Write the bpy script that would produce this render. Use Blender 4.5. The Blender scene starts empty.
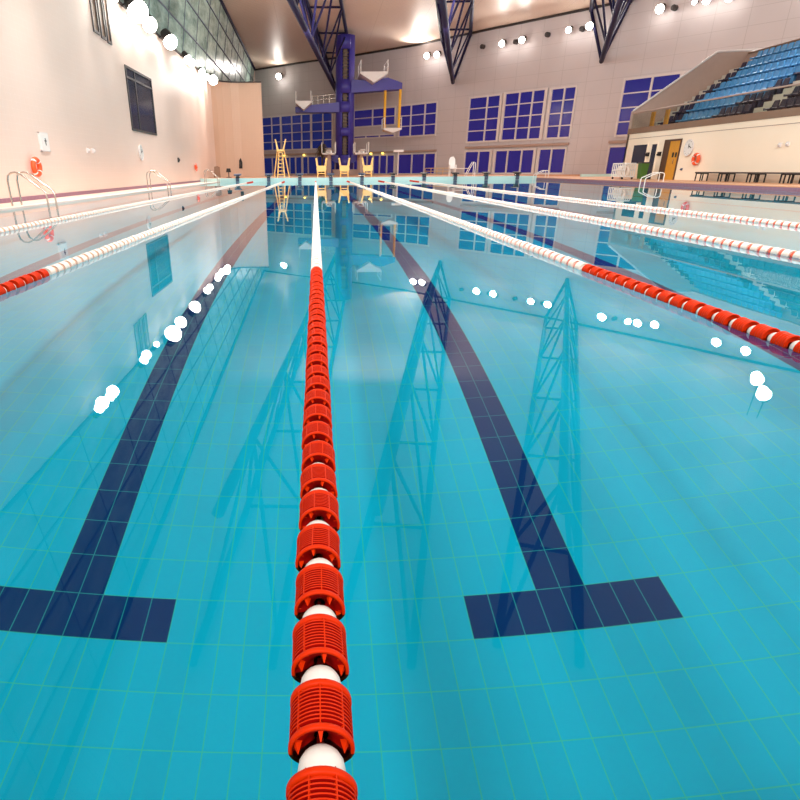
import bpy, math, random
from mathutils import Vector, Matrix
random.seed(7)
scene = bpy.context.scene
col = scene.collection
PI = math.pi

# ------------------------------------------------------------------ helpers
def s2l(c):
    c = c / 255.0
    return c / 12.92 if c <= 0.04045 else ((c + 0.055) / 1.055) ** 2.4
def rgb(r, g, b): return (s2l(r), s2l(g), s2l(b), 1.0)

class MB:
    """collects shapes in world metres and links them as ONE mesh object"""
    def __init__(s): s.v = []; s.f = []; s.mi = []; s.sm = []; s.m = 0; s.smooth = False
    def _add(s, vs, fs, smooth=None):
        b = len(s.v); s.v += [tuple(p) for p in vs]
        for f in fs:
            s.f.append([b + i for i in f]); s.mi.append(s.m); s.sm.append(s.smooth if smooth is None else smooth)
        return s
    def box(s, lo, hi):
        x0, y0, z0 = lo; x1, y1, z1 = hi
        v = [(x0,y0,z0),(x1,y0,z0),(x1,y1,z0),(x0,y1,z0),(x0,y0,z1),(x1,y0,z1),(x1,y1,z1),(x0,y1,z1)]
        return s._add(v, [(0,3,2,1),(4,5,6,7),(0,1,5,4),(1,2,6,5),(2,3,7,6),(3,0,4,7)], False)
    def obox(s, c, ax, ay, az):
        """oriented box, half-axis vectors"""
        c, ax, ay, az = map(Vector, (c, ax, ay, az)); v = []
        for k in (-1, 1):
            for (i, j) in ((-1,-1),(1,-1),(1,1),(-1,1)): v.append(c + i*ax + j*ay + k*az)
        return s._add(v, [(0,3,2,1),(4,5,6,7),(0,1,5,4),(1,2,6,5),(2,3,7,6),(3,0,4,7)], False)
    def tube(s, a, b, r, n=10, r2=None, caps=True):
        a, b = Vector(a), Vector(b); d = (b - a).normalized()
        t = Vector((0,0,1)) if abs(d.z) < .9 else Vector((1,0,0))
        u = d.cross(t).normalized(); w = d.cross(u); r2 = r if r2 is None else r2
        v = []
        for p, rr in ((a, r), (b, r2)):
            for i in range(n):
                q = 2*PI*i/n; v.append(p + rr*(math.cos(q)*u + math.sin(q)*w))
        s._add(v, [(i, (i+1) % n, n+(i+1) % n, n+i) for i in range(n)], True)
        if caps: s._add(v, [tuple(range(n-1, -1, -1)), tuple(range(n, 2*n))], False)
        return s
    def path(s, pts, r, n=10):
        pts = [Vector(p) for p in pts]; v = []; m = len(pts); up = None
        for k, p in enumerate(pts):
            d = (pts[min(k+1, m-1)] - pts[max(k-1, 0)]).normalized()
            if up is None:
                t = Vector((0,0,1)) if abs(d.z) < .9 else Vector((0,1,0)); u = d.cross(t).normalized()
            else: u = (up - d*up.dot(d)).normalized()
            up = u; w = d.cross(u)
            for i in range(n):
                q = 2*PI*i/n; v.append(p + r*(math.cos(q)*u + math.sin(q)*w))
        fs = [(k*n+i, k*n+(i+1) % n, (k+1)*n+(i+1) % n, (k+1)*n+i) for k in range(m-1) for i in range(n)]
        s._add(v, fs, True); s._add(v, [tuple(range(n-1,-1,-1)), tuple(range((m-1)*n, m*n))], False)
        return s
    def lathe(s, prof, c=(0,0,0), axis='y', n=24, smooth=True, closed=False):
        """prof: list of (t along axis, radius)"""
        v = []
        for t, r in prof:
            for i in range(n):
                q = 2*PI*i/n; a, b = r*math.cos(q), r*math.sin(q)
                p = {'y': (a, t, b), 'z': (a, b, t), 'x': (t, a, b)}[axis]
                v.append((p[0]+c[0], p[1]+c[1], p[2]+c[2]))
        m = len(prof)
        fs = [(k*n+i, k*n+(i+1) % n, ((k+1) % m)*n+(i+1) % n, ((k+1) % m)*n+i) for k in range(m if closed else m-1) for i in range(n)]
        return s._add(v, fs, smooth)
    def torus(s, c, R, r, axis='x', n=28, k=10, a0=0, a1=2*PI):
        full = abs(a1-a0-2*PI) < 1e-6; N = n if full else n+1; v = []
        for i in range(N):
            q = a0 + (a1-a0)*i/n
            for j in range(k):
                p = 2*PI*j/k; rr = R + r*math.cos(p); h = r*math.sin(p)
                e = {'x': (h, rr*math.cos(q), rr*math.sin(q)), 'y': (rr*math.cos(q), h, rr*math.sin(q)), 'z': (rr*math.cos(q), rr*math.sin(q), h)}[axis]
                v.append((c[0]+e[0], c[1]+e[1], c[2]+e[2]))
        fs = [(i*k+j, i*k+(j+1) % k, ((i+1) % N)*k+(j+1) % k, ((i+1) % N)*k+j) for i in range(n) for j in range(k)]
        return s._add(v, fs, True)
    def quad(s, *p): return s._add(p, [tuple(range(len(p)))], False)
    def prism(s, poly, d):
        """poly: list of 3-D points (planar), extruded by d"""
        n = len(poly); d = Vector(d); v = [Vector(p) for p in poly]; v += [p + d for p in v]
        return s._add(v, [tuple(range(n-1,-1,-1)), tuple(range(n, 2*n))] + [(i,(i+1) % n,n+(i+1) % n,n+i) for i in range(n)], False)
    def mesh(s, name, mats, origin=(0,0,0), uv=None):
        me = bpy.data.meshes.new(name); o = Vector(origin)
        me.from_pydata([tuple(Vector(p) - o) for p in s.v], [], s.f)
        for m in (mats if isinstance(mats, (list, tuple)) else [mats]): me.materials.append(m)
        me.polygons.foreach_set('material_index', s.mi); me.polygons.foreach_set('use_smooth', s.sm)
        if uv:
            L = me.uv_layers.new(name='UVMap')
            for lp in me.loops: L.data[lp.index].uv = uv(s.v[lp.vertex_index])
        me.update(); return me
    def build(s, name, mats, parent=None, origin=None, uv=None):
        if origin is None: origin = parent['_o'] if parent is not None and '_o' in parent else (0,0,0)
        ob = bpy.data.objects.new(name, s.mesh(name, mats, origin, uv)); col.objects.link(ob)
        if parent is not None: ob.parent = parent
        else: ob.location = origin
        return ob

def tag(o, label=None, cat=None, group=None, kind=None):
    if label: o['label'] = label
    if cat: o['category'] = cat
    if group: o['group'] = group
    if kind: o['kind'] = kind
    return o
def thing(name, loc, label, cat, group=None, rz=0):
    o = bpy.data.objects.new(name, None); col.objects.link(o); o.location = loc; o.rotation_euler = (0,0,rz)
    o.empty_display_size = .1
    return tag(o, label, cat, group)
def link(name, me, parent, loc=(0,0,0), rot=(0,0,0)):
    o = bpy.data.objects.new(name, me); col.objects.link(o); o.parent = parent; o.location = loc; o.rotation_euler = rot
    return o
def struct(o): o['kind'] = 'structure'; return o

# ------------------------------------------------------------------ materials
def nodes(name):
    m = bpy.data.materials.new(name); m.use_nodes = True; nt = m.node_tree
    return m, nt, nt.nodes['Principled BSDF']
def N(nt, t, **kw):
    n = nt.nodes.new(t)
    for k, v in kw.items(): setattr(n, k, v)
    return n
def mat(name, c, rough=.5, metal=0., var=.06, scale=3., emit=None, es=0., coat=0., spec=.5):
    m, nt, b = nodes(name)
    tc = N(nt, 'ShaderNodeTexCoord'); no = N(nt, 'ShaderNodeTexNoise'); no.inputs['Scale'].default_value = scale; no.inputs['Detail'].default_value = 4
    nt.links.new(tc.outputs['Object'], no.inputs['Vector'])
    mx = N(nt, 'ShaderNodeMix', data_type='RGBA'); mx.inputs[6].default_value = tuple(x*(1-var) for x in c[:3])+(1,); mx.inputs[7].default_value = tuple(min(1, x*(1+var)) for x in c[:3])+(1,)
    nt.links.new(no.outputs['Fac'], mx.inputs[0]); nt.links.new(mx.outputs[2], b.inputs['Base Color'])
    b.inputs['Roughness'].default_value = rough; b.inputs['Metallic'].default_value = metal; b.inputs['Coat Weight'].default_value = coat
    b.inputs['Specular IOR Level'].default_value = spec
    if emit: b.inputs['Emission Color'].default_value = emit; b.inputs['Emission Strength'].default_value = es
    return m
def math_(nt, op, a, b=None, c=None):
    n = N(nt, 'ShaderNodeMath', operation=op)
    for i, x in enumerate((a, b, c)):
        if x is None: continue
        if isinstance(x, (int, float)): n.inputs[i].default_value = x
        else: nt.links.new(x, n.inputs[i])
    return n.outputs[0]
def line_mask(nt, x, period, width):
    """1 on joints of the given width centred on multiples of period"""
    a = math_(nt, 'ADD', x, period/2); f = math_(nt, 'FLOORED_MODULO', a, period)
    d = math_(nt, 'ABSOLUTE', math_(nt, 'SUBTRACT', f, period/2))
    return math_(nt, 'LESS_THAN', d, width/2)
def mixc(nt, f, a, b):
    n = N(nt, 'ShaderNodeMix', data_type='RGBA')
    if isinstance(f, (int, float)): n.inputs[0].default_value = f
    else: nt.links.new(f, n.inputs[0])
    for i, x in ((6, a), (7, b)):
        if isinstance(x, tuple): n.inputs[i].default_value = x
        else: nt.links.new(x, n.inputs[i])
    return n.outputs[2]

YT = 2.472                       # far edge of the near cross bars on the pool floor
TILE = rgb(0, 192, 226); NAVY = rgb(0, 34, 104); GROUT = rgb(104, 206, 190)
def pool_tile():
    m, nt, b = nodes('pool_tile')
    g = N(nt, 'ShaderNodeNewGeometry'); sp = N(nt, 'ShaderNodeSeparateXYZ'); nt.links.new(g.outputs['Position'], sp.inputs[0])
    X = math_(nt, 'SUBTRACT', sp.outputs[0], 0.0026); Y = math_(nt, 'SUBTRACT', sp.outputs[1], YT)
    gr = math_(nt, 'MAXIMUM', line_mask(nt, X, .125, .0055), line_mask(nt, Y, .25, .0055))
    # per tile tone
    cx = math_(nt, 'FLOOR', math_(nt, 'DIVIDE', X, .125)); cy = math_(nt, 'FLOOR', math_(nt, 'DIVIDE', Y, .25))
    cb = N(nt, 'ShaderNodeCombineXYZ'); nt.links.new(cx, cb.inputs[0]); nt.links.new(cy, cb.inputs[1])
    wn = N(nt, 'ShaderNodeTexWhiteNoise', noise_dimensions='2D'); nt.links.new(cb.outputs[0], wn.inputs['Vector'])
    no = N(nt, 'ShaderNodeTexNoise'); no.inputs['Scale'].default_value = .35; nt.links.new(g.outputs['Position'], no.inputs['Vector'])
    tone = math_(nt, 'ADD', math_(nt, 'MULTIPLY', wn.outputs['Value'], .5), math_(nt, 'MULTIPLY', no.outputs['Fac'], .5))
    base = mixc(nt, tone, tuple(x*.92 for x in TILE[:3])+(1,), tuple(min(1, x*1.06) for x in TILE[:3])+(1,))
    # lane line: x within .125 of odd multiples of 1.25
    lx = math_(nt, 'ABSOLUTE', math_(nt, 'SUBTRACT', math_(nt, 'FLOORED_MODULO', X, 2.5), 1.25))
    inl = math_(nt, 'LESS_THAN', lx, .125); ibar = math_(nt, 'LESS_THAN', lx, .5)
    L = 45.5
    yl = math_(nt, 'MULTIPLY', math_(nt, 'GREATER_THAN', Y, -.25), math_(nt, 'LESS_THAN', Y, L+.25))
    b1 = math_(nt, 'MULTIPLY', math_(nt, 'GREATER_THAN', Y, -.25), math_(nt, 'LESS_THAN', Y, 0.0))
    b2 = math_(nt, 'MULTIPLY', math_(nt, 'GREATER_THAN', Y, L), math_(nt, 'LESS_THAN', Y, L+.25))
    line = math_(nt, 'MAXIMUM', math_(nt, 'MULTIPLY', inl, yl), math_(nt, 'MULTIPLY', ibar, math_(nt, 'MAXIMUM', b1, b2)))
    c = mixc(nt, line, base, NAVY)
    c = mixc(nt, gr, c, mixc(nt, line, GROUT, rgb(70, 150, 150)))
    nt.links.new(c, b.inputs['Base Color']); b.inputs['Roughness'].default_value = .5
    return m
def grid_mat(name, c, joint, axes, rough=.45, var=.05):
    """tile or panel joints on world axes: axes = ((axis index, period, width), ...)"""
    m, nt, b = nodes(name)
    g = N(nt, 'ShaderNodeNewGeometry'); sp = N(nt, 'ShaderNodeSeparateXYZ'); nt.links.new(g.outputs['Position'], sp.inputs[0])
    mk = None
    for a, p, w in axes:
        k = line_mask(nt, sp.outputs[a], p, w); mk = k if mk is None else math_(nt, 'MAXIMUM', mk, k)
    no = N(nt, 'ShaderNodeTexNoise'); no.inputs['Scale'].default_value = .5; no.inputs['Detail'].default_value = 5; nt.links.new(g.outputs['Position'], no.inputs['Vector'])
    base = mixc(nt, no.outputs['Fac'], tuple(x*(1-var) for x in c[:3])+(1,), tuple(min(1, x*(1+var)) for x in c[:3])+(1,))
    nt.links.new(mixc(nt, mk, base, joint), b.inputs['Base Color']); b.inputs['Roughness'].default_value = rough
    return m
def uv_panel(name, c, joint, pu, pv, wu, wv, rough=.5, var=.05):
    m, nt, b = nodes(name)
    g = N(nt, 'ShaderNodeUVMap'); sp = N(nt, 'ShaderNodeSeparateXYZ'); nt.links.new(g.outputs[0], sp.inputs[0])
    mk = math_(nt, 'MAXIMUM', line_mask(nt, sp.outputs[0], pu, wu), line_mask(nt, sp.outputs[1], pv, wv))
    no = N(nt, 'ShaderNodeTexNoise'); no.inputs['Scale'].default_value = .3; no.inputs['Detail'].default_value = 5; nt.links.new(g.outputs[0], no.inputs['Vector'])
    base = mixc(nt, no.outputs['Fac'], tuple(x*(1-var) for x in c[:3])+(1,), tuple(min(1, x*(1+var)) for x in c[:3])+(1,))
    nt.links.new(mixc(nt, mk, base, joint), b.inputs['Base Color']); b.inputs['Roughness'].default_value = rough
    return m
def water_mat():
    m = bpy.data.materials.new('clear_water'); m.use_nodes = True; nt = m.node_tree; nt.nodes.clear()
    out = N(nt, 'ShaderNodeOutputMaterial'); g = N(nt, 'ShaderNodeBsdfRefraction'); gl = N(nt, 'ShaderNodeBsdfGlossy'); fr = N(nt, 'ShaderNodeFresnel'); mx = N(nt, 'ShaderNodeMixShader')
    g.inputs['IOR'].default_value = 1.333; g.inputs['Roughness'].default_value = 0; g.inputs['Color'].default_value = (.4,.975,1,1)
    gl.inputs['Roughness'].default_value = 0; gl.inputs['Color'].default_value = (1,1,1,1); fr.inputs['IOR'].default_value = 1.333
    geo = N(nt, 'ShaderNodeNewGeometry'); mp = N(nt, 'ShaderNodeMapping'); mp.inputs['Scale'].default_value = (1.6, .8, 1)
    nt.links.new(geo.outputs['Position'], mp.inputs['Vector'])
    no = N(nt, 'ShaderNodeTexNoise'); no.inputs['Scale'].default_value = 1.1; no.inputs['Detail'].default_value = 2; nt.links.new(mp.outputs[0], no.inputs['Vector'])
    bp = N(nt, 'ShaderNodeBump'); bp.inputs['Strength'].default_value = WAVE; bp.inputs['Distance'].default_value = .01
    nt.links.new(no.outputs['Fac'], bp.inputs['Height']); 
    for n_ in (g, gl, fr): nt.links.new(bp.outputs[0], n_.inputs['Normal'])
    nt.links.new(fr.outputs[0], mx.inputs[0]); nt.links.new(g.outputs[0], mx.inputs[1]); nt.links.new(gl.outputs[0], mx.inputs[2])
    nt.links.new(mx.outputs[0], out.inputs['Surface'])
    return m
def clerestory_mat():
    m, nt, b = nodes('green_glass')
    g = N(nt, 'ShaderNodeNewGeometry'); mp = N(nt, 'ShaderNodeMapping'); mp.inputs['Scale'].default_value = (1, .5, 1.4); nt.links.new(g.outputs['Position'], mp.inputs[0])
    no = N(nt, 'ShaderNodeTexNoise'); no.inputs['Scale'].default_value = .7; no.inputs['Detail'].default_value = 8; no.inputs['Roughness'].default_value = .7
    nt.links.new(mp.outputs[0], no.inputs['Vector'])
    r = N(nt, 'ShaderNodeValToRGB'); e = r.color_ramp.elements
    e[0].position = .36; e[0].color = rgb(112, 142, 132); e[1].position = .66; e[1].color = rgb(196, 222, 210)
    nt.links.new(no.outputs['Fac'], r.inputs[0]); nt.links.new(r.outputs[0], b.inputs['Base Color'])
    b.inputs['Roughness'].default_value = .25
    return m
WAVE = .012; FILL_CEIL = 1500; FILL_REAR = 4700; FILL_POOL = 4600; FILL_FAR = 1500
M = {}
M['tile'] = pool_tile()
M['poolwall'] = grid_mat('turquoise_wall_tile', rgb(182, 222, 220), rgb(205, 230, 226), ((0,.25,.008),(2,.125,.006)))
M['water'] = water_mat()
M['deck'] = grid_mat('deck_tile', rgb(205, 150, 112), rgb(180, 128, 98), ((0,.25,.01),(1,.25,.01)))
M['deckpink'] = grid_mat('pale_deck_tile', rgb(240, 208, 190), rgb(215, 185, 170), ((0,.25,.01),(1,.25,.01)))
M['coping'] = mat('white_coping', rgb(238, 222, 210), .4)
M['purple'] = grid_mat('purple_tile', rgb(138, 98, 118), rgb(160, 122, 138), ((1,.25,.012),(0,.25,.012)))
M['cream'] = grid_mat('cream_wall_tile', rgb(230, 206, 192), rgb(236, 214, 202), ((1,.3,.008),(2,.2,.006)), .5)
M['creamshade'] = grid_mat('shaded_cream_tile', rgb(212, 180, 156), rgb(218, 188, 166), ((0,.3,.008),(2,.2,.006)), .5)  # cream tile with the shade on the return wall put into its colour
M['creamR'] = mat('cream_plaster', rgb(250, 232, 210), .6, var=.03, scale=.5)
M['far'] = uv_panel('grey_wall_panel', rgb(206, 198, 200), rgb(188, 180, 181), 2.4, 1.1, .04, .03)
M['ceil'] = None
M['dark'] = mat('dark_grey_metal', rgb(52, 46, 46), .5)
M['black'] = mat('black_rubber', rgb(22, 20, 20), .6)
M['navy'] = mat('navy_steel', rgb(24, 20, 56), .6, spec=.15)
M['blue'] = mat('violet_blue_paint', rgb(62, 54, 150), .45, var=.08, scale=.8)
M['white'] = mat('white_paint', rgb(232, 228, 224), .45)
M['yellow'] = mat('yellow_paint', rgb(240, 180, 20), .4)
M['chair'] = mat('cream_yellow_plastic', rgb(240, 202, 124), .45)
M['steel'] = mat('polished_steel', rgb(200, 190, 180), .2, 1.0)
M['slate'] = mat('slate_blue_metal', rgb(70, 84, 108), .5)
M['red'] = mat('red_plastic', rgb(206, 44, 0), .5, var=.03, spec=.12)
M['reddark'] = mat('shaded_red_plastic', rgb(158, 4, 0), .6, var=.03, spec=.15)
M['ball'] = mat('white_plastic', rgb(226, 220, 214), .4)
M['wfloat'] = mat('ivory_plastic', rgb(236, 220, 208), .4)
M['pinkring'] = mat('orange_red_plastic', rgb(240, 96, 66), .45)
M['peach'] = mat('peach_plastic', rgb(240, 176, 140), .45)
M['ring'] = mat('orange_lifebuoy', rgb(240, 82, 26), .5)
M['darkbrown'] = mat('dark_brown_wood', rgb(84, 54, 34), .5, var=.15, scale=6)
M['wood'] = mat('orange_wood', rgb(206, 142, 40), .5, var=.15, scale=6)
M['green'] = mat('green_plastic', rgb(66, 110, 40), .5)
M['glass'] = mat('dark_window_glass', rgb(52, 56, 72), .12)
M['seatblue'] = mat('light_blue_seat', rgb(76, 148, 202), .5)
M['seatnavy'] = mat('navy_seat', rgb(38, 34, 64), .5)
M['step'] = mat('pale_concrete', rgb(206, 200, 190), .7)
M['concrete'] = mat('taupe_concrete', rgb(178, 152, 140), .7)
M['stand'] = mat('dark_stand_floor', rgb(82, 74, 88), .7)
M['brownband'] = mat('brown_band', rgb(134, 104, 84), .5)
M['bluewin'] = mat('blue_window_pane', rgb(40, 38, 128), .15, emit=rgb(44, 40, 150), es=.22, var=.1)
M['bluewin2'] = mat('deep_blue_window_pane', rgb(16, 40, 120), .15, emit=rgb(10, 48, 150), es=.22, var=.1)
M['mull'] = mat('pale_mullion', rgb(222, 214, 212), .5)
M['lens'] = mat('lit_lens', rgb(255, 250, 240), .3, emit=(1, .93, .84, 1), es=28)
M['lamp'] = mat('small_lit_lamp', rgb(255, 220, 90), .3, emit=rgb(255, 220, 90), es=6)
M['green_glass'] = clerestory_mat()
M['plant'] = mat('brown_green_leaf', rgb(96, 78, 44), .6, var=.3)
M['clear'] = None
def glass_panel():
    m = bpy.data.materials.new('balustrade_glass'); m.use_nodes = True; nt = m.node_tree; nt.nodes.clear()
    out = N(nt, 'ShaderNodeOutputMaterial'); mx = N(nt, 'ShaderNodeMixShader'); t = N(nt, 'ShaderNodeBsdfTransparent'); gl = N(nt, 'ShaderNodeBsdfGlossy')
    t.inputs[0].default_value = (.74, .76, .7, 1); gl.inputs['Roughness'].default_value = .05
    mx.inputs[0].default_value = .07; nt.links.new(t.outputs[0], mx.inputs[1]); nt.links.new(gl.outputs[0], mx.inputs[2])
    nt.links.new(mx.outputs[0], out.inputs[0]); return m
M['clear'] = glass_panel()
M['ceil'] = uv_panel('ribbed_ceiling', rgb(226, 206, 190), rgb(204, 182, 166), 6.0, .45, .05, .05, .45)

# ------------------------------------------------------------------ pool
X0, X1, Y0, Y1, D = -7.5, 17.35, .15, 50.15, 2.074
b = MB(); b.quad((X0,Y0,-D),(X1,Y0,-D),(X1,Y1,-D),(X0,Y1,-D)); struct(b.build('pool_floor', M['tile'])).cycles.is_caustics_receiver = True
b = MB()
b.quad((X0,Y0,-D),(X0,Y1,-D),(X0,Y1,.04),(X0,Y0,.04)); b.quad((X1,Y0,-D),(X1,Y0,.0),(X1,Y1,.0),(X1,Y1,-D))
b.quad((X0,Y1,-D),(X1,Y1,-D),(X1,Y1,.28),(X0,Y1,.28)); b.quad((X0,Y0,-D),(X0,Y0,.17),(X1,Y0,.17),(X1,Y0,-D))
struct(b.build('pool_wall', M['poolwall']))
b = MB(); b._add([(X0,Y0,0),(X1,Y0,0),(X1,Y1,0),(X0,Y1,0)],[(0,1,2,3)],True)
tag(b.build('pool_water', M['water']), 'clear still blue water filling the swimming pool', 'water', kind='stuff').cycles.is_caustics_caster = True

# far wall line in plan
PL = [(-8,91.5),(-2,86.2),(4.8,81),(11,75),(16,68.5),(24,58.6),(29,51.5),(36,41),(42,30)]
def wy(x):
    for (a, c), (p, q) in zip(PL[:-1], PL[1:]):
        if x <= p or (p, q) == PL[-1]: return c + (q-c)*(x-a)/(p-a)
def wn(x):
    for (a, c), (p, q) in zip(PL[:-1], PL[1:]):
        if x <= p or (p, q) == PL[-1]:
            d = Vector((p-a, q-c, 0)).normalized(); return Vector((d.y, -d.x, 0)) if d.y < 0 else Vector((-d.y, d.x, 0))
def W(x, z, off=0.0):
    n = wn(x)
    if n.y > 0: n = -n
    p = Vector((x, wy(x), z)) + n*off
    return p

# decks: one floor
b = MB()
b.m = 0; b.quad((-9.05,-3,.03),(X0,-3,.03),(X0,Y1,.03),(-9.05,Y1,.03))
b.m = 1
b.box((X1+.004,-3,-.3),(20.4,62,.17))
pts = [(X0-1.6,Y1)] + [(X1,Y1)]
b.prism([(-9.05,Y1+.03,.10),(X1,Y1+.03,.10),(X1,60,.10),(25,57.3,.10),(16,68.5,.10),(11,75,.10),(4.8,81,.10),(-2,86.2,.10),(-8,91.5,.10),(-9.05,91.5,.10)], (0,0,.18))
b.box((X0,-3,-.3),(X1,Y0,.17))
b.box((20.4,43,-.3),(36,62,.17))
struct(b.build('floor', [M['deckpink'], M['deck']]))
# trims
b = MB(); b.box((X0-.28,Y0,.0),(X0+.01,Y1-.01,.05)); struct(b.build('trim_1', M['coping']))
b = MB(); b.box((X1-.015,Y0,-.02),(X1+.005,Y1+9,.13)); struct(b.build('trim_2', M['purple']))
b = MB(); b.quad((-9.05,Y1,.03),(X0,Y1,.03),(X0,Y1,.28),(-9.05,Y1,.28)); b.quad((-9.05,Y1,.28),(X1,Y1,.28),(X1,Y1+.03,.28),(-9.05,Y1+.03,.28)); struct(b.build('trim_3', M['poolwall']))
b = MB(); b.box((-9.07,-3,.03),(-9.02,57.4,.155)); struct(b.build('baseboard_left', M['purple']))

# ------------------------------------------------------------------ left wall with rounded return
lw = [(-9.05,-3),(-9.05,57.3),(-8.95,58.2),(-8.65,59.1),(-8.2,59.8),(-7.5,60.3),(-6.8,60.45),(-4.8,60.45)]
b = MB()
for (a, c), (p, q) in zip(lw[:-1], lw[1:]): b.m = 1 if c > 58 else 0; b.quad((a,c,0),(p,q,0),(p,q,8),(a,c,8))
b.quad((-4.8,60.45,0),(-4.8,60.8,0),(-4.8,60.8,8),(-4.8,60.45,8))
b.quad((-4.8,60.8,0),(-9.35,60.8,0),(-9.35,60.8,8),(-4.8,60.8,8))
b.quad((-9.35,-3,8),(-9.05,-3,8),(-9.05,57.3,8),(-9.35,60.8,8))
b._add([(p[0],p[1],8) for p in lw[1:]]+[(-4.8,60.8,8),(-9.35,60.8,8)], [tuple(range(len(lw)+1))], False)
struct(b.build('wall_left', [M['cream'], M['creamshade']]))
b = MB()
for (a, c), (p, q) in zip(lw[:-1], lw[1:]):
    d = Vector((p-a,q-c,0)).normalized(); n = Vector((d.y,-d.x,0)); m_ = Vector(((a+p)/2,(c+q)/2,8.02)); L = math.hypot(p-a,q-c)/2
    b.obox(m_ + n*.02, d*(L+.03), n*.07, (0,0,.05))
struct(b.build('trim_4', M['dark']))
# window opening and slits in the left wall
def left_window(name, y0, y1, z0, z1, parts=2):
    r = MB(); d = .10
    r.box((-9.09,y0-d,z0-d),(-9.0,y1+d,z0)); r.box((-9.09,y0-d,z1),(-9.0,y1+d,z1+d)); r.box((-9.09,y0-d,z0),(-9.0,y0,z1)); r.box((-9.09,y1,z0),(-9.0,y1+d,z1))
    o = struct(r.build(name, M['dark']))
    g = MB(); g.quad((-9.045,y0,z0),(-9.045,y1,z0),(-9.045,y1,z1),(-9.045,y0,z1)); g.build('window_glass', M['glass'] if parts else M['brownband'], o, (0,0,0))
    if parts:
        g = MB(); g.box((-9.06,y0+(y1-y0)*.3,z0),(-9.015,y0+(y1-y0)*.3+.1,z1)); g.box((-9.06,y0,z1-.42),(-9.015,y1,z1-.34)); g.build('window_mullion', M['dark'], o, (0,0,0))
    return o
left_window('window_1', 32.75, 37.45, 2.8, 5.4)
for i, (y0, y1, z0) in enumerate(((28.8,29.35,6.2),(29.75,30.2,6.15),(30.55,30.9,6.1))): left_window('window_%d' % (i+2), y0, y1, z0, 7.7, 0)

# ------------------------------------------------------------------ far wall, ceiling, clerestory
def arc(x):
    s = 0
    for (a, c), (p, q) in zip(PL[:-1], PL[1:]):
        if x <= p + 1e-4: return s + math.hypot(x-a, (q-c)*(x-a)/(p-a))
        s += math.hypot(p-a, q-c)
    return s
b = MB()
for (a, c), (p, q) in zip(PL[:-1], PL[1:]): b.quad((a,c,0),(p,q,0),(p,q,13.2),(a,c,13.2))
struct(b.build('wall_far', M['far'], uv=lambda v: (arc(v[0]), v[2])))
b = MB(); b.quad((-9.15,57,0),(-9.15,91.5,0),(-9.15,91.5,9.5),(-9.15,57,9.5)); b.quad((-9.15,91.5,0),(-8,91.5,0),(-8,91.5,13.2),(-9.15,91.5,9.5)); struct(b.build('wall_back', M['cream']))
def cz(x, y): return 13.2 + .035*max(0, wy(x) - y)
b = MB(); xs = [p[0] for p in PL]; YN = -4
rows = 10
for i in range(len(xs)-1):
    for k in range(rows):
        f0, f1 = k/rows, (k+1)/rows
        P = lambda x, f: (x, wy(x)+(YN-wy(x))*f, cz(x, wy(x)+(YN-wy(x))*f))
        b.quad(P(xs[i],f0), P(xs[i],f1), P(xs[i+1],f1), P(xs[i+1],f0))
struct(b.build('ceiling', M['ceil'], uv=lambda v: (arc(v[0]), wy(v[0])-v[1])))
b = MB()
for (a, c), (p, q) in zip(PL[:-1], PL[1:]): b.tube((a,c-.1,13.12),(p,q-.1,13.12),.11,6)
struct(b.build('trim_5', M['dark']))
b = MB(); b.tube((-8,91.3,13.15),(-8,YN,cz(-8,YN)-.05),.16,6); struct(b.build('trim_6', M['navy']))
# clerestory glazing between the left wall top and the roof edge
b = MB(); ys = [-3 + (91.5+3)*i/24 for i in range(25)]
for a, c in zip(ys[:-1], ys[1:]): b.quad((-9.15,a,8),(-9.15,c,8),(-8.02,c,cz(-8,c)),(-8.02,a,cz(-8,a)))
cl = struct(b.build('window_5', M['green_glass']))
b = MB()
for k in range(1, 4):
    f = k/4
    for a, c in zip(ys[:-1], ys[1:]):
        L = lambda y: (-9.15+1.13*f+.05, y, 8+(cz(-8,y)-8)*f)
        b.tube(L(a), L(c), .05, 5, caps=False)
b.build('window_mullion', M['slate'], cl, (0,0,0))
b = MB(); y = -2
while y < 91: b.tube((-9.1,y,8),(-7.97,y,cz(-8,y)),.022,5); y += 4.5
b.build('window_mullion', M['slate'], cl, (0,0,0))

# ------------------------------------------------------------------ windows of the far wall
wid = [6]
def far_window(x0, x1, z0, z1, cols, nrows, pane, heavy=(), off=.05, sill=True):
    o = MB()
    for a, c in zip(cols[:-1], cols[1:]): o.quad(W(a,z0,off), W(c,z0,off), W(c,z1,off), W(a,z1,off))
    ob = struct(o.build('window_%d' % wid[0], pane)); wid[0] += 1
    fr = MB()
    for i, x in enumerate(cols):
        r = .14 if i in heavy else .07
        n = wn(x); n = -n if n.y > 0 else n; t = Vector((-n.y, n.x, 0))
        fr.obox(W(x,(z0+z1)/2,off+.05), t*r, n*.07, (0,0,(z1-z0)/2+.08))
    for k in range(nrows+1):
        z = z0+(z1-z0)*k/nrows
        for a, c in zip(cols[:-1], cols[1:]):
            A, B_ = W(a,z,off+.04), W(c,z,off+.04); d = (B_-A); n = Vector((d.y,-d.x,0)).normalized()
            h = .08 if k in (0, nrows) else .045
            fr.obox((A+B_)/2, d/2, n*.05, (0,0,h))
    fr.build('window_frame', M['mull'], ob, (0,0,0))
    return ob
far_window(-7.1,2.2,3.3,7.4,[-7.3,-5.8,-4.5,-3.0,-1.7,-.45,1.05,2.2],4,M['bluewin2'],(2,5))
far_window(-7.3,2.6,.3,2.45,[-7.4,-5.9,-4.5,-3.4,-2.6,-1.7,-.9,.3,1.4,2.6],1,M['bluewin2'],(2,5))
far_window(5,9.2,5.55,7.4,[4.8,6.9,9.3],2,M['bluewin'])
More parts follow.
